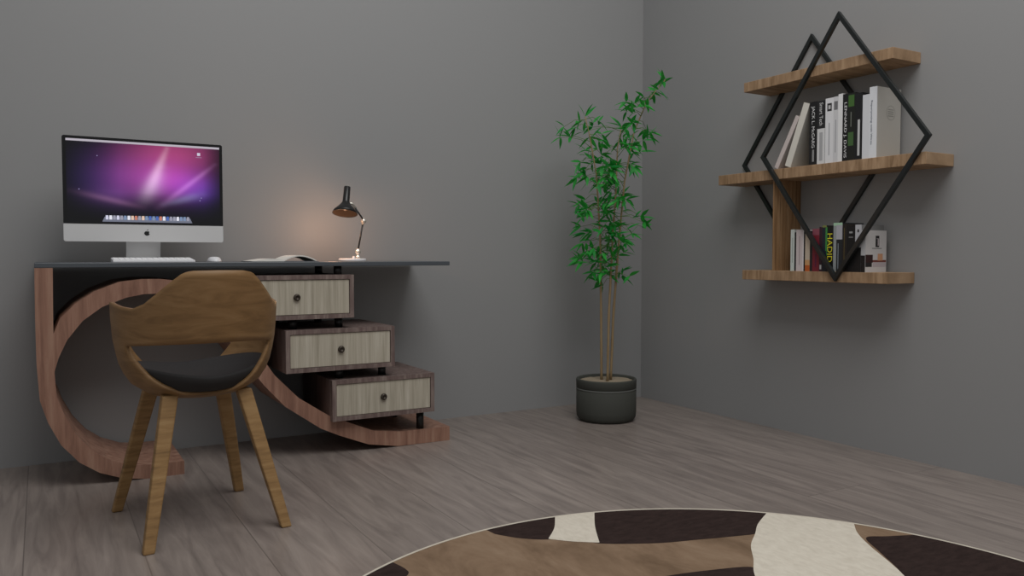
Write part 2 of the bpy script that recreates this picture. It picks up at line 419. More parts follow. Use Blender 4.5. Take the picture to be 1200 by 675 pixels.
def quad(mb, u0, u1, v0, v1, mi=0, dy=-0.0008):
    X = lambda u: sx0+(sx1-sx0)*u
    Z = lambda v: sz0+(sz1-sz0)*(1-v)
    return mb.add([(X(u0), CY+dy, Z(v1)), (X(u1), CY+dy, Z(v1)), (X(u1), CY+dy, Z(v0)), (X(u0), CY+dy, Z(v0))], [(0,1,2,3)], mi)
CB(quad(MB(), 0, 1, 0.0, 0.026), 'menu_bar', glow('menu_bar_light', 178, 172, 182), scr)
CB(MB().add([(sx0+(sx1-sx0)*u, CY-0.0007, sz0+(sz1-sz0)*(1-v)) for u, v in ((0.215, .985), (.805, .985), (.79, .925), (.23, .925))], [(0,1,2,3)]), 'dock', glow('dock_light', 108, 112, 128), scr)
ic = MB(); random.seed(4)
icm = [glow('icon_%d' % i, *c) for i, c in enumerate([(205, 205, 225), (150, 150, 165), (220, 190, 170), (70, 100, 170), (190, 120, 100), (120, 140, 170), (225, 225, 235), (90, 90, 110)])]
seq = [0, 6, 1, 0, 1, 5, 6, 2, 4, 1, 2, 5, 3, 5, 3, 4, 6, 3, 1, 1, 6, 5, 5, 1]
for i, c in enumerate(seq):
    u = 0.245+0.53*i/(len(seq)-1); quad(ic, u-0.0085, u+0.0085, 0.908, 0.958, c, -0.0010)
CB(ic, 'dock_icons', icm, scr)
iw = glow('icon_white', 200, 196, 215)
CB(quad(MB(), 0.845, 0.866, 0.085, 0.122), 'drive_icon', iw, scr); CB(quad(MB(), 0.835, 0.876, 0.140, 0.147), 'icon_caption', glow('caption_light', 150, 120, 150), scr)
for u, v in ((0.19, 0.19), (0.075, 0.60), (0.87, 0.66), (0.86, 0.695)): CB(quad(MB(), u-0.003, u+0.003, v-0.005, v+0.005), 'star', glow('star_light', 150, 140, 190), scr)
# logo: bitten apple silhouette with a leaf
lx, lz, s_ = 0.3345, 0.8545, 0.0105
out = []
for k in range(60):
    a = 2*PI*k/60; c, s2 = math.cos(a), math.sin(a)
    r_ = 1.0+0.06*math.cos(2*a)
    x, z = c*r_*0.86, s2*0.90
    z -= 0.20*math.exp(-(x/0.22)**2)*(1 if s2 > 0 else -0.5)
    if s2 < 0: x *= 1.0-0.22*(-s2)**2
    d = math.hypot(x-1.10, z-0.10)
    if d < 0.50: x = 1.10-math.sqrt(max(0, 0.25-(z-0.10)**2))
    out.append((lx+x*s_, lz-0.0012+z*s_*0.92))
leaf = [(lx+x*s_, lz+z*s_) for x, z in ((0.0, 0.82), (0.02, 1.05), (0.16, 1.25), (0.36, 1.34), (0.36, 1.12), (0.22, 0.92))]
CB(MB().prism_xz(out, CY-0.0003, CY+0.0008).prism_xz(leaf, CY-0.0003, CY+0.0008), 'logo', M['black'])

# ------------------------------------------------------------------ keyboard, mouse
KO = (0.345, 3.095, 0.75)
kb = thing('keyboard', KO, 'thin white keyboard lying in front of the desktop computer stand', 'keyboard')
vs = [(0.2135, 3.045, .7502), (0.4765, 3.045, .7502), (0.4765, 3.155, .7502), (0.2135, 3.155, .7502), (0.2135, 3.045, .7575), (0.4765, 3.045, .7575), (0.4765, 3.155, .766), (0.2135, 3.155, .766)]
o = MB().add(vs, [(3,2,1,0),(4,5,6,7),(0,1,5,4),(1,2,6,5),(2,3,7,6),(3,0,4,7)]).build('keyboard_body', M['whitepl'], kb, KO); bevel(o, 0.0015)
mb = MB()
for r_ in range(6):
    y = 3.050+r_*0.0170; z = .7575+(y-3.045)*0.0777
    n = 14 if r_ else 9
    x = 0.2175
    for k in range(n):
        wd = 0.0155
        if r_ == 0 and k == 4: wd = 0.0155*5+0.0028*4
        mb.box((x, y, z+0.0002), (x+wd, y+0.0145, z+0.0022)); x += wd+0.0028
mb.build('keys', M['keys'], kb, KO)
MO = (0.553, 3.115, 0.75)
mouse = thing('computer_mouse', MO, 'small white computer mouse to the right of the keyboard', 'mouse')
vs = []; fs = []; NA, NR = 28, 8
for j in range(NR+1):
    t = j/NR*PI/2
    for k in range(NA):
        a = 2*PI*k/NA
        vs.append((MO[0]+0.0245*math.cos(a)*math.cos(t)**0.6 if t < PI/2-1e-6 else MO[0], MO[1]+(0.042*math.sin(a)*math.cos(t)**0.6 if t < PI/2-1e-6 else 0), .7504+0.019*math.sin(t)))
fs = [(j*NA+k, j*NA+(k+1) % NA, (j+1)*NA+(k+1) % NA, (j+1)*NA+k) for j in range(NR) for k in range(NA)] + [list(range(NA))]
MB().add(vs, fs, smooth=True).build('mouse_shell', M['whitepl'], mouse, MO)
MB().box((MO[0]-0.003, MO[1]-0.030, .7635), (MO[0]+0.003, MO[1]-0.018, .7672), bev=0.001).build('scroll_ball', M['alu'], mouse, MO)

# ------------------------------------------------------------------ open book on the desk
BO = (0.80, 3.165, 0.75)
ob = thing('open_book', BO, 'open book with arched white pages lying on the desk near the lamp', 'book')
MB().box((0.676, 3.075, .7502), (0.932, 3.255, .7522), bev=0.0006).build('book_cover', cmat(120, 124, 128), ob, BO)
def sheet(xs, zs, th):
    vs = []
    for x, z in zip(xs, zs): vs += [(x, 3.08, z), (x, 3.25, z), (x, 3.08, z+th), (x, 3.25, z+th)]
    n = len(xs); fs = []
    for i in range(n-1):
        a, b = 4*i, 4*i+4
        fs += [(a,b,b+1,a+1), (a+2,a+3,b+3,b+2), (a,a+2,b+2,b), (a+1,b+1,b+3,a+3)]
    fs += [(0,1,3,2), (4*n-4, 4*n-2, 4*n-1, 4*n-3)]
    return MB().add(vs, fs, smooth=False)
xs = [0.682+0.118*i/14 for i in range(15)]
sheet(xs, [.7524]*15, 0.0001)
zs = [.7524 for i in range(15)]
# left page block: low, rising gently then dipping into the gutter
vs = []; n = 15
def block(xs, top, bot):
    vs = []
    for x, zt, zb in zip(xs, top, bot): vs += [(x, 3.08, zb), (x, 3.25, zb), (x, 3.08, zt), (x, 3.25, zt)]
    n = len(xs); fs = []
    for i in range(n-1):
        a, b = 4*i, 4*i+4
        fs += [(a,b,b+1,a+1), (a+2,a+3,b+3,b+2), (a,a+2,b+2,b), (a+1,b+1,b+3,a+3)]
    fs += [(0,1,3,2), (4*n-4, 4*n-2, 4*n-1, 4*n-3)]
    return MB().add(vs, fs)
top = [.7535+0.0085*math.sin(PI*min(1, (i/14)**1.3*0.92))**1.0 for i in range(15)]
o = block(xs, top, [.7522]*15).build('left_pages', M['paper'], ob, BO)
xs = [0.800+0.124*i/18 for i in range(19)]
top = [.7545+0.0205*math.sin(PI*(i/18)**0.95)**0.8 if 0 < i < 18 else .7545 for i in range(19)]
bot = [max(.7522, t-0.0045) for t in top]
block(xs, top, bot).build('right_pages', M['paper'], ob, BO)
# loose leaf lifting just above the left pages
# ------------------------------------------------------------------ desk lamp
LO = (1.127, 3.25, 0.75)
lamp = thing('desk_lamp', LO, 'black cone desk lamp with jointed arm and pale base on the desk', 'lamp')
LB = lambda mb, n, m, p=lamp: mb.build(n, m, p, LO)
base = LB(MB().lathe([(0.056, .7502), (0.057, .753), (0.057, .759), (0.055, .7615), (0.001, .762)], (1.127, 3.25, 0), 40), 'base', M['whitepl'])
base['label'] = 'round white base'
LB(MB().lathe([(0.006, .761), (0.006, .768), (0.004, .770), (0.001, .7705)], (1.121, 3.215, 0), 16), 'switch_button', M['whitepl'], base)
LB(MB().lathe([(0.010, .762), (0.010, .770), (0.0065, .772), (0.0065, .780), (0.011, .784), (0.0115, .793), (0.007, .798), (0.006, .803), (0.001, .804)], (1.152, 3.25, 0), 20), 'base_joint', M['chrome'])
LB(MB().tube([(1.153, 3.25, .800), (1.175, 3.25, .912)], 0.0036, 10), 'lower_arm', M['black'])
LB(MB().lathe([(0.008, -0.011), (0.0095, -0.008), (0.0095, 0.008), (0.008, 0.011)], (1.177, 3.25, .918), 18, axis='y').tube([(1.174, 3.25, .904), (1.179, 3.25, .932)], 0.0055, 10), 'elbow_joint', M['chrome'])
LB(MB().tube([(1.176, 3.25, .924), (1.140, 3.25, .975)], 0.0036, 10), 'upper_arm', M['black'])
LB(MB().tube([(1.143, 3.25, .971), (1.130, 3.25, .990), (1.112, 3.25, .993)], 0.005, 10), 'head_joint', M['chrome'])
# cone head; local axis tilted: mouth points down, to the left and a little towards the room
def lamp_head(prof, name, mat, parent, seg=36):
    c = Vector((1.108, 3.25, 1.060)); ax = (Vector((1.087, 3.222, .942)) - c).normalized()
    x = ax.cross(Vector((0, 1, 0))).normalized(); y = ax.cross(x)
    vs = []
    for r_, h in prof:
        for k in range(seg):
            a = 2*PI*k/seg; vs.append(c+ax*h+x*math.cos(a)*r_+y*math.sin(a)*r_)
    fs = [(i*seg+k, i*seg+(k+1) % seg, (i+1)*seg+(k+1) % seg, (i+1)*seg+k) for i in range(len(prof)-1) for k in range(seg)]
    return LB(MB().add(vs, fs, smooth=True), name, mat, parent), c, ax
shade, c_, ax_ = lamp_head([(0.0005, 0.0), (0.011, 0.0), (0.0135, 0.003), (0.0142, 0.062), (0.017, 0.072), (0.030, 0.088), (0.047, 0.106), (0.052, 0.118), (0.0505, 0.118), (0.045, 0.107), (0.028, 0.090), (0.012, 0.077), (0.0005, 0.075)], 'lamp_shade', M['shade'], lamp)
lamp_head([(0.0490, 0.1165), (0.0435, 0.1068), (0.0265, 0.0900), (0.011, 0.0785), (0.0005, 0.0775)], 'shade_lining', M['shadein'], shade)[0]['label'] = 'bronze inside of the shade'
lamp_head([(0.0005, -0.003), (0.008, -0.003), (0.0105, 0.0), (0.0105, 0.001)], 'top_cap', M['chrome'], shade)
bulb_m = glow('bulb_glass', 150, 105, 75, 0.6)
bp = c_+ax_*0.094
LB(MB().lathe([(0.0005, -0.012), (0.008, -0.009), (0.012, 0.0), (0.008, 0.009), (0.0005, 0.012)], tuple(bp), 16), 'bulb', bulb_m, shade)
pl = bpy.data.lights.new('desk_lamp_light', 'POINT'); pl.energy = 1.1; pl.color = (1.0, 0.55, 0.32); pl.shadow_soft_size = 0.025
plo = bpy.data.objects.new('desk_lamp_light', pl); COL.objects.link(plo); plo.parent = lamp; plo.location = Vector((1.050, 3.225, 0.893))-Vector(LO)

# ------------------------------------------------------------------ chair
CHO = (0.388, 2.488, 0)
chair = thing('tub_chair', CHO, 'brown plywood tub chair with black seat pad facing the desk', 'chair', rz=R(5.5))
AZ = [(.372, 0.0), (.374, .05), (.378, .088), (.386, .122), (.398, .148), (.415, .168), (.44, .186), (.48, .202), (.54, .213), (.60, .2175), (.66, .219), (.74, .219)]
BZ = [(.372, 0.0), (.374, .05), (.378, .09), (.386, .128), (.398, .158), (.415, .180), (.44, .196), (.48, .210), (.54, .222), (.60, .233), (.66, .243), (.74, .252)]
ZT = [(0, .734), (18, .733), (24, .728), (31, .706), (40, .676), (50, .646), (60, .632), (74, .636), (92, .645), (104, .642), (112, .622), (120, .580), (130, .515), (142, .455), (155, .430), (180, .424)]
THL, THR = 70.0, 52.0
def zlo(t):
    q = min(1, abs(t)/(THL if t < 0 else THR)); return .394 + (.530-.394)*q**3.4
def zhi(t):
    q = min(1, abs(t)/(THL if t < 0 else THR)); return .540 - (.540-.530)*q**2
def shp(t, z):
    a = R(t); f_ = 1.06 if abs(t) > 90 else 1.0
    ca = math.cos(a)
    return (interp(z, AZ)*math.sin(a), -interp(z, BZ)*ca*(1.0 if ca > 0 else 1.04), z)
angs = [-180+360*k/144 for k in range(144)]
def norm(t): return t
zr0 = [.372, .3727, .374, .376, .378, .381, .384, .387, .390]
vs = []; NC = len(angs)
rowsL, rowsU = 5, 12
for t in angs:
    ta = abs(t); zl, zh, zt = zlo(t), zhi(t), interp(ta, ZT)
    if t <= -THL or t >= THR: zl = zh = min(.530, .398+(zt-.398)*0.62)
    col = list(zr0) + [.390+(zl-.390)*(i+1)/rowsL for i in range(rowsL)]
    col += [zh+(zt-zh)*i/rowsU for i in range(rowsU+1)]
    vs += [shp(t, z) for z in col]
NRW = len(zr0)+rowsL+rowsU+1
gap = len(zr0)+rowsL-1
fs = []
for i in range(NC):
    j = (i+1) % NC
    for r_ in range(NRW-1):
        if r_ == gap: continue
        fs.append((i*NRW+r_, j*NRW+r_, j*NRW+r_+1, i*NRW+r_+1))
me = bpy.data.meshes.new('shell'); me.from_pydata(vs, [], fs)
import bmesh
bm = bmesh.new(); bm.from_mesh(me); bmesh.ops.remove_doubles(bm, verts=bm.verts, dist=0.0004)
bmesh.ops.recalc_face_normals(bm, faces=bm.faces); bm.to_mesh(me); bm.free()
me.materials.append(M['oak'])
for p_ in me.polygons: p_.use_smooth = True
shell = bpy.data.objects.new('shell', me); COL.objects.link(shell); shell.parent = chair
so = shell.modifiers.new('solidify', 'SOLIDIFY'); so.thickness = 0.011; so.offset = 0; so.use_even_offset = False
shell['label'] = 'bent plywood seat shell with cut-out back'
# seat pad
vs = []; NA = 64; prof = [(0.30, .3825), (0.52, .386), (0.66, .394), (0.76, .404), (0.83, .418), (0.88, .436), (0.86, .444), (0.78, .438), (0.6, .428), (0.3, .423), (0.0, .422)]
for q, z in prof:
    for k in range(NA):
        a = 2*PI*k/NA; e_ = max(0, q-0.5)/0.38 if z > .410 else 0; vs.append((q*(0.209+0.012*e_*abs(math.sin(a)))*math.sin(a), -0.214*q*math.cos(a), z+0.034*e_*abs(math.sin(a))**1.6))
fs = [(i*NA+k, i*NA+(k+1) % NA, (i+1)*NA+(k+1) % NA, (i+1)*NA+k) for i in range(len(prof)-1) for k in range(NA)] + [list(range(NA))]
pad = MB().add(vs, fs, smooth=True).build('seat_pad', M['pad'], chair); pad['label'] = 'black upholstered seat pad'
def leg(sx, sy):
    T = Vector((0.100*sx, 0.108*sy, 0.392)); Bm = Vector((0.183*sx, 0.216*sy, 0.0))
    vs = []
    for P_, w_, d_ in ((T, 0.021, 0.016), (Bm+(T-Bm)*0.5, 0.0185, 0.0145), (Bm, 0.0145, 0.012)):
        x = Vector((1, 0, 0)); y = Vector((0, 1, 0))
        for a, b in ((-1,-1),(1,-1),(1,1),(-1,1)): vs.append(P_+x*w_*a+y*d_*b)
    fs = [(0,1,5,4),(1,2,6,5),(2,3,7,6),(3,0,4,7),(4,5,9,8),(5,6,10,9),(6,7,11,10),(7,4,8,11),(3,2,1,0),(8,9,10,11)]
    o = MB().add(vs, fs).build('leg', M['oakleg'], chair); bevel(o, 0.004)
for a, b in ((-1,-1),(1,-1),(-1,1),(1,1)): leg(a, b)

# ------------------------------------------------------------------ potted bamboo
PO = (2.30, 3.05, 0)
plant = thing('potted_bamboo', PO, 'tall thin-leaved bamboo in a round dark grey pot by the room corner', 'plant')
PB = lambda mb, n, m, p=plant: mb.build(n, m, p, PO)
pot = PB(MB().lathe([(0.001, 0.0005), (0.118, 0.0005), (0.130, 0.006), (0.139, 0.020), (0.141, 0.045), (0.141, 0.145), (0.1385, 0.147), (0.1385, 0.152), (0.141, 0.154), (0.142, 0.190), (0.1405, 0.1955), (0.137, 0.197), (0.131, 0.196), (0.128, 0.190), (0.128, 0.165), (0.001, 0.165)], (2.30, 3.05, 0), 64), 'pot', M['pot'])
PB(MB().lathe([(0.1405, 0.1462), (0.1418, 0.1472), (0.1418, 0.1518), (0.1405, 0.1530)], (2.30, 3.05, 0), 64, caps=False), 'groove_band', M['groove'], pot)
mb = MB(); random.seed(8); seg = 40
vs = [(2.30, 3.05, 0.186)]; fs = []
rr = [0.02*i for i in range(1, 7)] + [0.1285]
for r_ in rr:
    for k in range(seg): vs.append((2.30+r_*math.cos(2*PI*k/seg), 3.05+r_*math.sin(2*PI*k/seg), 0.184+random.uniform(-.002, .002)))
fs = [(0, 1+k, 1+(k+1) % seg) for k in range(seg)] + [(1+i*seg+k, 1+i*seg+(k+1) % seg, 1+(i+1)*seg+(k+1) % seg, 1+(i+1)*seg+k) for i in range(len(rr)-1) for k in range(seg)]
PB(mb.add(vs, fs, smooth=False), 'gravel', M['soil'])['label'] = 'pale gravel filling the pot'
# view-independent build: three culms, side twigs, fans of lance-shaped leaves
RT = Vector((0.863, -0.505, 0)); DP = Vector((0.505, 0.863, 0))
def P3(lat, z, dep=0.0): return Vector((2.30, 3.05, 0)) + RT*lat + DP*dep + Vector((0, 0, z))
culms = [[(-0.020, .18, .02), (-0.024, .50, .015), (-0.030, .85, .01), (-0.050, 1.15, 0), (-0.085, 1.34, -.01), (-0.105, 1.42, -.01)],
         [(0.004, .18, -.02), (0.010, .50, -.01), (0.028, .85, .01), (0.045, 1.1, .02), (0.050, 1.28, .02), (0.070, 1.38, .03)],
         [(0.022, .18, .01), (0.035, .50, .02), (0.060, .85, .02), (0.085, 1.12, .03), (0.130, 1.36, .03), (0.19, 1.50, .03), (0.275, 1.60, .03)]]
def cpt(c, z):
    for a, b in zip(c, c[1:]):
        if z <= b[1]:
            k = (z-a[1])/(b[1]-a[1]); return P3(a[0]+(b[0]-a[0])*k, z, a[2]+(b[2]-a[2])*k)
    return P3(*c[-1])
# half-widths of the crown (left, right) against height
EL = [(.62, -.06), (.72, -.15), (.80, -.21), (.86, -.15), (.95, -.17), (1.08, -.18), (1.2, -.21), (1.3, -.26), (1.38, -.26), (1.42, -.20), (1.47, -.06), (1.50, .08), (1.56, .20), (1.63, .27)]
ER = [(.62, .15), (.66, .17), (.74, .13), (.85, .17), (.92, .24), (1.0, .22), (1.05, .16), (1.2, .17), (1.3, .24), (1.42, .26), (1.5, .27), (1.56, .29), (1.63, .31)]
random.seed(21)
def leaf(mb, p, d, L, W):
    d = d.normalized(); up = Vector((0, 0, 1)); s_ = d.cross(up)
    if s_.length < 0.1: s_ = Vector((1, 0, 0))
    s_.normalize(); s_ = (s_*math.cos(random.uniform(-1.0, 1.0)) + d.cross(s_)*math.sin(random.uniform(-1.0, 1.0))).normalized(); n = s_.cross(d)
    pr = [(0.0, 0.04), (0.18, 0.75), (0.38, 1.0), (0.62, 0.78), (0.84, 0.36), (1.0, 0.02)]
    vs = []
    for t, wv in pr:
        c = p + d*L*t - Vector((0, 0, 1))*L*0.14*t*t
        vs += [c - s_*W*wv*0.5 + n*W*0.12*wv, c, c + s_*W*wv*0.5 + n*W*0.12*wv]
    fs = []
    for i in range(len(pr)-1): fs += [(3*i, 3*i+1, 3*i+4, 3*i+3), (3*i+1, 3*i+2, 3*i+5, 3*i+4)]
    mb.add(vs, fs, smooth=True)
NCL = [60, 56, 70]
for ci, cu in enumerate(culms):
    pts = [cpt(cu, z) for z in [0.175+(cu[-1][1]-0.175)*k/24 for k in range(25)]]
    rad = [0.0062*(1-0.72*(k/24)**1.5) + (0.0007 if k % 3 == 0 else 0) for k in range(25)]
    cm = PB(MB().tube(pts, rad, 10), 'culm', M['culm'])
    lv = MB(); tw = MB()
    for k in range(NCL[ci]):
        z = 0.66 + (cu[-1][1]-0.66)*(((k+random.random())/NCL[ci])**1.0)
        zz = max(0.63, min(1.60, z+random.uniform(-.05, .05)))
        lo, hi = interp(zz, EL), interp(zz, ER)
        base_ = cpt(cu, z)
        side = (base_-P3(0, 0)).dot(RT)
        if ci == 0: hi = min(hi, side+0.12)
        if ci == 2: lo = max(lo, side-0.14)
        tl = random.uniform(lo+0.045, hi-0.045) if hi-lo > .1 else (lo+hi)/2
        dep = random.uniform(-0.13, 0.13)
        tip = P3(tl, zz, dep)
        mid = (base_+tip)/2 + Vector((0, 0, 0.015))
        tw.tube([base_, mid, tip], [0.0016, 0.0012, 0.0008], 5)
        out_ = (tip-base_); out_.z *= 0.3
        a0 = math.atan2(out_.y, out_.x) if out_.length > 0.01 else random.uniform(0, 2*PI)
        for q in range(random.choice((3, 3, 4))):
            p0 = tip if q < 3 else mid + (tip-mid)*random.random()
            a = a0 + random.uniform(-1.5, 1.5); e = random.uniform(-0.9, 1.0)
            leaf(lv, p0, Vector((math.cos(a)*math.cos(e), math.sin(a)*math.cos(e), math.sin(e))), random.uniform(.052, .080), random.uniform(.013, .019))
    # tip tuft
    for q in range(3):
        a = random.uniform(0, 2*PI); e = random.uniform(0.1, 1.3)
        leaf(lv, cpt(cu, cu[-1][1]), Vector((math.cos(a)*math.cos(e), math.sin(a)*math.cos(e), math.sin(e))), .085, .019)
    PB(tw, 'twigs', M['twig'], cm)
    lv.build('foliage', M['leaf'], cm, PO, fix=False)

# ------------------------------------------------------------------ wall shelf
XF = 2.665
SO = (WX, 2.19, 0.68)
shelf = thing('wall_shelf', SO, 'oak wall shelf with three boards between two black metal diamonds', 'shelf')
SB = lambda mb, n, m, p=shelf: mb.build(n, m, p, SO)
XB = WX-0.0005
for y0, y1, z0, z1 in ((1.840, 2.553, 1.484, 1.525), (1.706, 2.700, 1.092, 1.1355), (1.848, 2.551, 0.6695, 0.7105)):
    o = SB(MB().box((XF, y0, z0), (XB, y1, z1)), 'board', M['shelf']); bevel(o, 0.0015)
for k in range(4):
    x = XF+0.001+0.0425*k
    SB(MB().box((x, 2.377, 0.7105), (x+0.0355, 2.384, 1.092)), 'slat', M['divider'])
def diamond(xa, xb, cy, cz, hw, hh, t, name):
    ou = [(cy, cz+hh), (cy+hw, cz), (cy, cz-hh), (cy-hw, cz)]
    k = t*math.hypot(hw, hh)
    inn = [(cy, cz+hh-k/hw), (cy+hw-k/hh, cz), (cy, cz-hh+k/hw), (cy-hw+k/hh, cz)]
    vs = [(x, y, z) for x in (xa, xb) for (y, z) in ou+inn]
    fs = []
    for i in range(4):
        j = (i+1) % 4
        fs += [(i, j, 4+j, 4+i), (8+i, 12+i, 12+j, 8+j), (i, 8+i, 8+j, j), (4+i, 4+j, 12+j, 12+i)]
    o = SB(MB().add(vs, fs), name, M['blackmetal']); bevel(o, 0.001)
    return o
diamond(XF-0.016, XF-0.0003, 2.063, 1.190, 0.379, 0.517, 0.0165, 'diamond_frame')
diamond(XB-0.014, XB, 2.326, 1.190, 0.379, 0.517, 0.0165, 'diamond_frame')

# ------------------------------------------------------------------ books
def book(y_left, th, z0, h, depth, spine, label, group, side=None, words=(), tilt=0, xf=2.672, cover_art=None, blocks=()):
    """spine towards -X; y_left is the larger Y (left in the photo); th = thickness; words: (text, colour, zfrac, lengthfrac, heightfrac[, yoffsetfrac])"""
    yr = y_left-th
    b = thing('book', (xf, yr, z0), label, 'book', group)
    b.rotation_euler = (R(tilt), 0, 0)
    sm = cmat(*spine); cmn = cmat(*(side or spine))
    t = min(0.0022, th*0.2)
    mb = MB()
    mb.box((0, 0, 0), (0.0025, th, h), 0)
    mb.box((0.0025, 0, 0), (depth, t, h), 1); mb.box((0.0025, th-t, 0), (depth, th, h), 1)
    mb.build('cover', [sm, cmn], b)
    MB().box((0.0025, t, 0.002), (depth-0.003, th-t, h-0.003)).build('pages', M['pages'], b)
    for (s_, c, zf, lf, hf, *yo) in words:
        yy = th*(0.5+(yo[0] if yo else 0))
        text_mesh('spine_title', s_, cmat(*c), b, (-0.0008, yy, h*zf), (R(90), R(90), R(-90)), th*hf, h*lf)
    if blocks:
        for q, (y0f, y1f, z0f, z1f, c) in enumerate(blocks):
            x = -0.0002-0.0001*q
            MB().add([(x, th*y0f, h*z0f), (x, th*y1f, h*z0f), (x, th*y1f, h*z1f), (x, th*y0f, h*z1f)], [(0,1,2,3)]).build('spine_print', cmat(*c), b)
    return b
ZM = 1.1357; ZB = 0.7107
UP, LW = 'books on the middle board', 'books on the bottom board'
W_ = (232, 232, 234); K_ = (24, 24, 26)
def lean(y_base, th, h, depth, tilt, col, side, label):
    bk = book(y_base+th, th, ZM, h, depth, col, label, UP, side=side, tilt=tilt)
    return bk
lean(2.3665, 0.020, 0.228, 0.135, 28.5, (214, 202, 198), (190, 182, 178), 'thin pinkish white book leaning furthest left on the middle board')
lean(2.3010, 0.030, 0.262, 0.140, 20.8, (226, 222, 212), (196, 194, 186), 'cream book leaning against the black book on the middle board')
book(2.2072, .0363, ZM, .250, .14, K_, 'black book with white lettering that the leaning cream book rests against', UP, words=[('JACK L. McGARG', (235,235,235), .60, .66, .5, .05)], blocks=[(.35, .6, .05, .24, (150,150,150))])
book(2.1703, .0380, ZM, .248, .14, (36,36,38), 'book with upper spine black and lower spine white, on the middle board', UP, words=[('Smart Tech', (230,230,230), .79, .36, .42)], blocks=[(0.02, .98, 0.0, .56, (222,222,222)), (.3, .7, .05, .5, (176,176,178))])
book(2.1320, .0372, ZM, .252, .14, W_, 'white book with a black oval emblem at the spine top', UP, blocks=[(.45, .56, .12, .62, (168,168,172)), (.22, .78, .80, .92, (40,40,42)), (.36, .64, .83, .89, (200,200,200))])
book(2.0946, .0211, ZM, .253, .13, (214,214,216), 'pale grey white book with small photo, between emblem book and tall white book', UP, blocks=[(.42, .58, .15, .65, (160,160,164)), (.1, .9, .80, .93, (120,120,122))])
book(2.0733, .0201, ZM, .260, .13, (236,236,236), 'narrow plain white book directly left of the spine in tall white capitals', UP)
book(2.0530, .0234, ZM, .256, .14, (20,20,22), 'black book with tall white capitals running down nearly its whole spine', UP, words=[('LENNARD J. DAVIS', (240,240,240), .46, .82, .62)])
book(2.0294, .0316, ZM, .255, .14, (26,28,24), 'dark book with two green blocks on its spine', UP, blocks=[(.15, .95, .80, .97, (70,110,50)), (.2, .95, .22, .42, (70,104,58)), (.5, .62, .5, .72, (120,124,116))])
book(1.9976, .0300, ZM, .250, .14, (24,25,28), 'black book with a narrow white title strip low on the spine', UP, blocks=[(.3, .62, .06, .60, (205,205,205))])
book(1.9660, .0286, ZM, .238, .14, (224,226,230), 'plain white book left of the thickest pale book', UP)
bb = book(1.9372, .0308, ZM, .262, .142, (232,234,238), 'tall thick white book at the right end of the middle board, grey side showing', UP, side=(186,183,176), words=[('Repurposing with Wires', (90,100,116), .5, .62, .32, .2)])
mb = MB()
mb.lathe([(0.025, -0.0003), (0.027, -0.0003)], (0.082, 0, 0.17), 40, axis='y', caps=False)
for q in (-0.012, -0.004, 0.004, 0.012): mb.add([(0.082-0.017, -0.0003, 0.168+q), (0.082+0.017, -0.0003, 0.168+q), (0.082+0.017, -0.0003, 0.172+q), (0.082-0.017, -0.0003, 0.172+q)], [(0,1,2,3)])
mb.build('cover_emblem', cmat(150,148,142), bb)

book(2.2934, .0195, ZB, .170, .12, (206,214,208), 'thin pale green white book nearest the wooden divider', LW, blocks=[(.4, .6, .2, .8, (160,170,164))])
book(2.2736, .0085, ZB, .158, .12, (30,30,32), 'very thin black book second from the divider', LW)
book(2.2650, .0375, ZB, .168, .125, (212,200,200), 'pinkish white book with small grey print on the bottom board', LW, blocks=[(.5, .62, .15, .85, (176,160,160)), (.02, .12, 0, 1, (240,236,236))])
book(2.2273, .0071, ZB, .163, .12, (24,22,24), 'very thin black book between the pinkish and the cream book', LW)
book(2.2201, .0229, ZB, .152, .12, (206,190,170), 'cream book with an orange base on the bottom board', LW, blocks=[(0, 1, 0, .16, (190,96,40)), (0, 1, .16, .3, (208,160,110))])
book(2.1971, .0123, ZB, .158, .12, (34,34,36), 'narrow black book left of the maroon book', LW)
book(2.1847, .0326, ZB, .170, .125, (122,34,48), 'maroon book with reddish purple spine on the bottom board', LW, blocks=[(0, 1, .85, 1, (140,74,88)), (.4, .6, .1, .4, (96,28,60))])
book(2.1520, .0140, ZB, .176, .12, (54,28,40), 'dark plum book right of the maroon book', LW, blocks=[(.2, .8, .05, .15, (200,200,200))])
book(2.1379, .0200, ZB, .182, .12, (30,36,46), 'dark navy book with olive top edge left of the yellow lettered book', LW, blocks=[(0, 1, .955, 1, (120,126,70)), (0.0, .25, .45, .95, (62,140,70))])
book(2.1178, .0315, ZB, .180, .13, (14,15,14), 'black book with bold yellow capitals on its spine', LW, words=[('HADID', (226,216,40), .52, .62, .72)], blocks=[(.88, 1, .35, .97, (60,130,60))])
book(2.0862, .0136, ZB, .190, .125, (150,156,156), 'narrow grey book with pale green top, right of the yellow lettered book', LW, blocks=[(0, 1, .94, 1, (170,206,176))])
book(2.0725, .0269, ZB, .190, .125, (30,34,38), 'dark book with a light grey upper spine and pale green top', LW, blocks=[(0, 1, .66, .95, (176,176,182)), (.62, .74, .05, .58, (140,150,156)), (0, 1, .95, 1, (170,206,176))])
book(2.0455, .0190, ZB, .184, .12, (34,28,24), 'dark brown book with a fine olive line down its spine', LW, blocks=[(.5, .6, .08, .92, (110,96,50))])
book(2.0263, .0374, ZB, .176, .125, (15,15,16), 'thick black book with small pale marks at the spine top', LW, blocks=[(.3, .7, .84, .88, (150,150,150)), (.25, .75, .74, .77, (110,110,110))])
book(1.9887, .0257, ZB, .180, .135, (188,188,192), 'grey book with black lower spine, behind the white phone book', LW, side=(128,128,128), blocks=[(0, 1, .0, .52, (20,18,18)), (.35, .65, .66, .70, (60,60,60)), (.35, .65, .84, .90, (60,60,60))])
bb = book(1.9628, .0180, ZB, .158, .126, (190,190,192), 'white book at the right end of the bottom board, phone picture on its cover', LW, side=(214,211,210), blocks=[(0, 1, 0, .4, (24,20,20))])
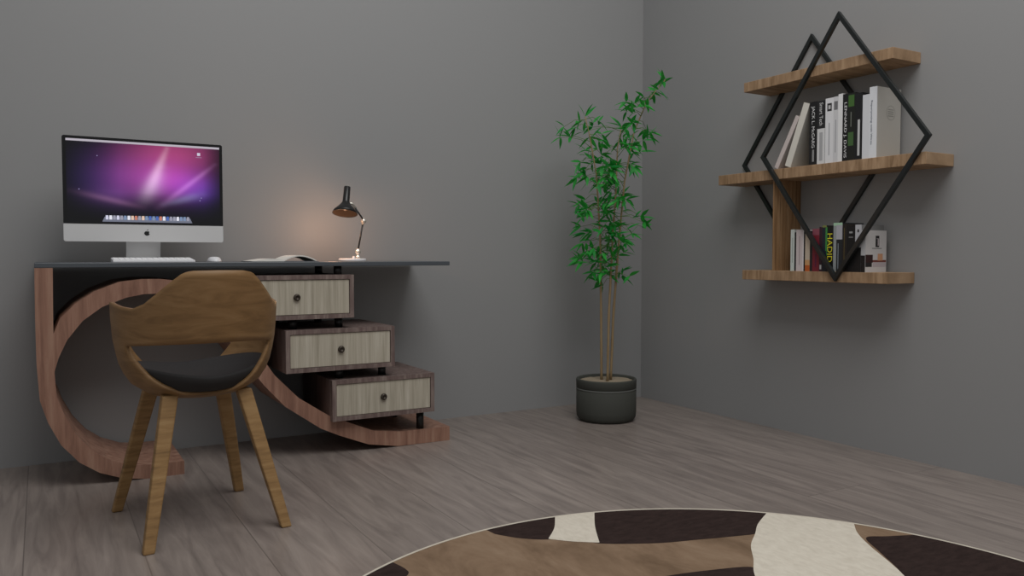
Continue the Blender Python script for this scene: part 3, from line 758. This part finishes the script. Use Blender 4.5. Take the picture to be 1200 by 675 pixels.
# cover picture on the side that faces the room (-Y)
cp = MB(); cpm = [cmat(34,32,34), cmat(150,150,150), cmat(120,60,50), cmat(214,160,124), cmat(52,24,24), cmat(196,186,190)]
def rq(x0, x1, z0, z1, mi, d): cp.add([(x0, -d, z0), (x1, -d, z0), (x1, -d, z1), (x0, -d, z1)], [(0,1,2,3)], mi)
rq(.060, .082, .095, .138, 0, .0003); rq(.066, .079, .100, .128, 5, .0005); rq(.066, .072, .098, .126, 0, .0007)
rq(.040, .098, .088, .092, 1, .0003)
rq(.002, .045, .036, .066, 4, .0003); rq(.045, .124, .038, .046, 2, .0003); rq(.074, .104, .044, .070, 3, .0004); rq(.002, .040, .020, .036, 0, .0003)
rq(.045, .124, .020, .038, 5, .0003)
cp.build('cover_picture', cpm, bb)

# ------------------------------------------------------------------ rug
RC = (1.154, 1.005); RR = 0.951
RO = (RC[0], RC[1], 0)
def cr(pts, closed=False, n=8):
    out = []; m = len(pts)
    for i in range(m-1):
        p0, p1, p2, p3 = pts[max(i-1, 0)], pts[i], pts[i+1], pts[min(i+2, m-1)]
        for k in range(n):
            t = k/n
            out.append(tuple(0.5*((2*p1[a])+(-p0[a]+p2[a])*t+(2*p0[a]-5*p1[a]+4*p2[a]-p3[a])*t*t+(-p0[a]+3*p1[a]-3*p2[a]+p3[a])*t**3) for a in (0, 1)))
    out.append(pts[-1]); return out
def arc(p, q, n=14):
    """rim arc from the bearing of p to the bearing of q (short way)"""
    a = math.atan2(p[1]-RC[1], p[0]-RC[0]); b = math.atan2(q[1]-RC[1], q[0]-RC[0])
    while b-a > PI: b -= 2*PI
    while b-a < -PI: b += 2*PI
    r_ = RR-0.006
    return [(RC[0]+r_*math.cos(a+(b-a)*k/n), RC[1]+r_*math.sin(a+(b-a)*k/n)) for k in range(n+1)]
rug = MB()
rug.lathe([(0.001, 0.0006), (RR-0.004, 0.0006), (RR, 0.003), (RR, 0.009), (RR-0.004, 0.0112), (0.001, 0.0112)], (RC[0], RC[1], 0), 160, 0, smooth=False)
def patch(pts, mi, z):
    P = []
    for x, y in pts:
        d = math.hypot(x-RC[0], y-RC[1]); k = min(1.0, (RR-0.006)/d)
        q = (RC[0]+(x-RC[0])*k, RC[1]+(y-RC[1])*k, z)
        if not P or math.hypot(q[0]-P[-1][0], q[1]-P[-1][1]) > 0.002: P.append(q)
    if math.hypot(P[0][0]-P[-1][0], P[0][1]-P[-1][1]) < 0.002: P.pop()
    n = len(P)
    rug.add(P, [list(range(n))], mi)
zt = .0116
patch(cr([(1.060, 1.905), (1.10, 1.845), (1.158, 1.798), (1.21, 1.80), (1.30, 1.935)]) + arc((1.30, 1.935), (1.060, 1.905)), 1, zt)
patch(cr([(1.285, 1.948), (1.228, 1.865), (1.166, 1.80)]) + cr([(1.168, 1.795), (1.212, 1.748), (1.265, 1.708)]) + cr([(1.268, 1.708), (1.332, 1.815), (1.405, 1.918)]) + arc((1.405, 1.918), (1.285, 1.948)), 2, zt+.0002)
patch(cr([(1.40, 1.93), (1.30, 1.77), (1.255, 1.712), (1.389, 1.630), (1.514, 1.590), (1.617, 1.560), (1.70, 1.545), (1.90, 1.56)]) + arc((1.90, 1.56), (1.40, 1.93)), 1, zt)
patch(cr([(1.84, 1.655), (1.745, 1.60), (1.678, 1.548), (1.60, 1.49), (1.531, 1.417), (1.452, 1.338), (1.36, 1.20), (1.34, 1.02), (1.42, 0.86)]) + cr([(1.42, 0.86), (1.60, 0.98), (1.759, 1.159), (1.864, 1.326), (1.925, 1.41), (1.99, 1.47)]) + arc((1.99, 1.47), (1.84, 1.655)), 2, zt+.0002)
patch(cr([(2.06, 1.315), (1.97, 1.352), (1.911, 1.373), (1.85, 1.29), (1.759, 1.159), (1.60, 0.98), (1.66, 0.80), (1.85, 0.72), (2.07, 0.75)]) + arc((2.07, 0.75), (2.06, 1.315)), 1, zt+.0001)
patch(cr([(0.74, 1.86), (0.752, 1.80), (0.74, 1.76), (0.66, 1.70), (0.50, 1.60), (0.44, 1.56)]) + arc((0.44, 1.56), (0.74, 1.86)), 1, zt)
patch(cr([(1.10, 1.42), (1.19, 1.445), (1.268, 1.446), (1.382, 1.421), (1.487, 1.384), (1.452, 1.338), (1.36, 1.20), (1.28, 1.12), (1.12, 1.20), (1.03, 1.32), (1.10, 1.42)]), 1, zt)
patch(cr([(0.30, 1.30), (0.50, 1.34), (0.66, 1.24), (0.70, 1.05), (0.55, 0.90), (0.24, 0.86)]) + arc((0.24, 0.86), (0.30, 1.30)), 2, zt)
patch(cr([(0.40, 0.50), (0.62, 0.66), (0.90, 0.70), (1.10, 0.55), (1.05, 0.30), (0.88, 0.11)]) + arc((0.88, 0.11), (0.40, 0.50)), 1, zt)
patch(cr([(1.20, 0.10), (1.22, 0.34), (1.40, 0.52), (1.66, 0.52), (1.86, 0.42)]) + arc((1.86, 0.42), (1.20, 0.10)), 2, zt)
ro = thing('round_rug', RO, 'round rug with dark brown, tan and cream patches on the plank floor', 'rug')
rug.build('pile', [M['rugbrown'], M['rugdark'], M['rugcream']], ro, RO)
mb = MB(); prof = [(RR+0.001, 0.0006), (RR+0.004, 0.003), (RR+0.004, 0.010), (RR, 0.0128), (RR-0.006, 0.0122), (RR-0.006, 0.0114)]
mb.lathe(prof, (RC[0], RC[1], 0), 160, caps=False); mb.build('binding', M['rugrim'], ro, RO)['label'] = 'pale bound edge'
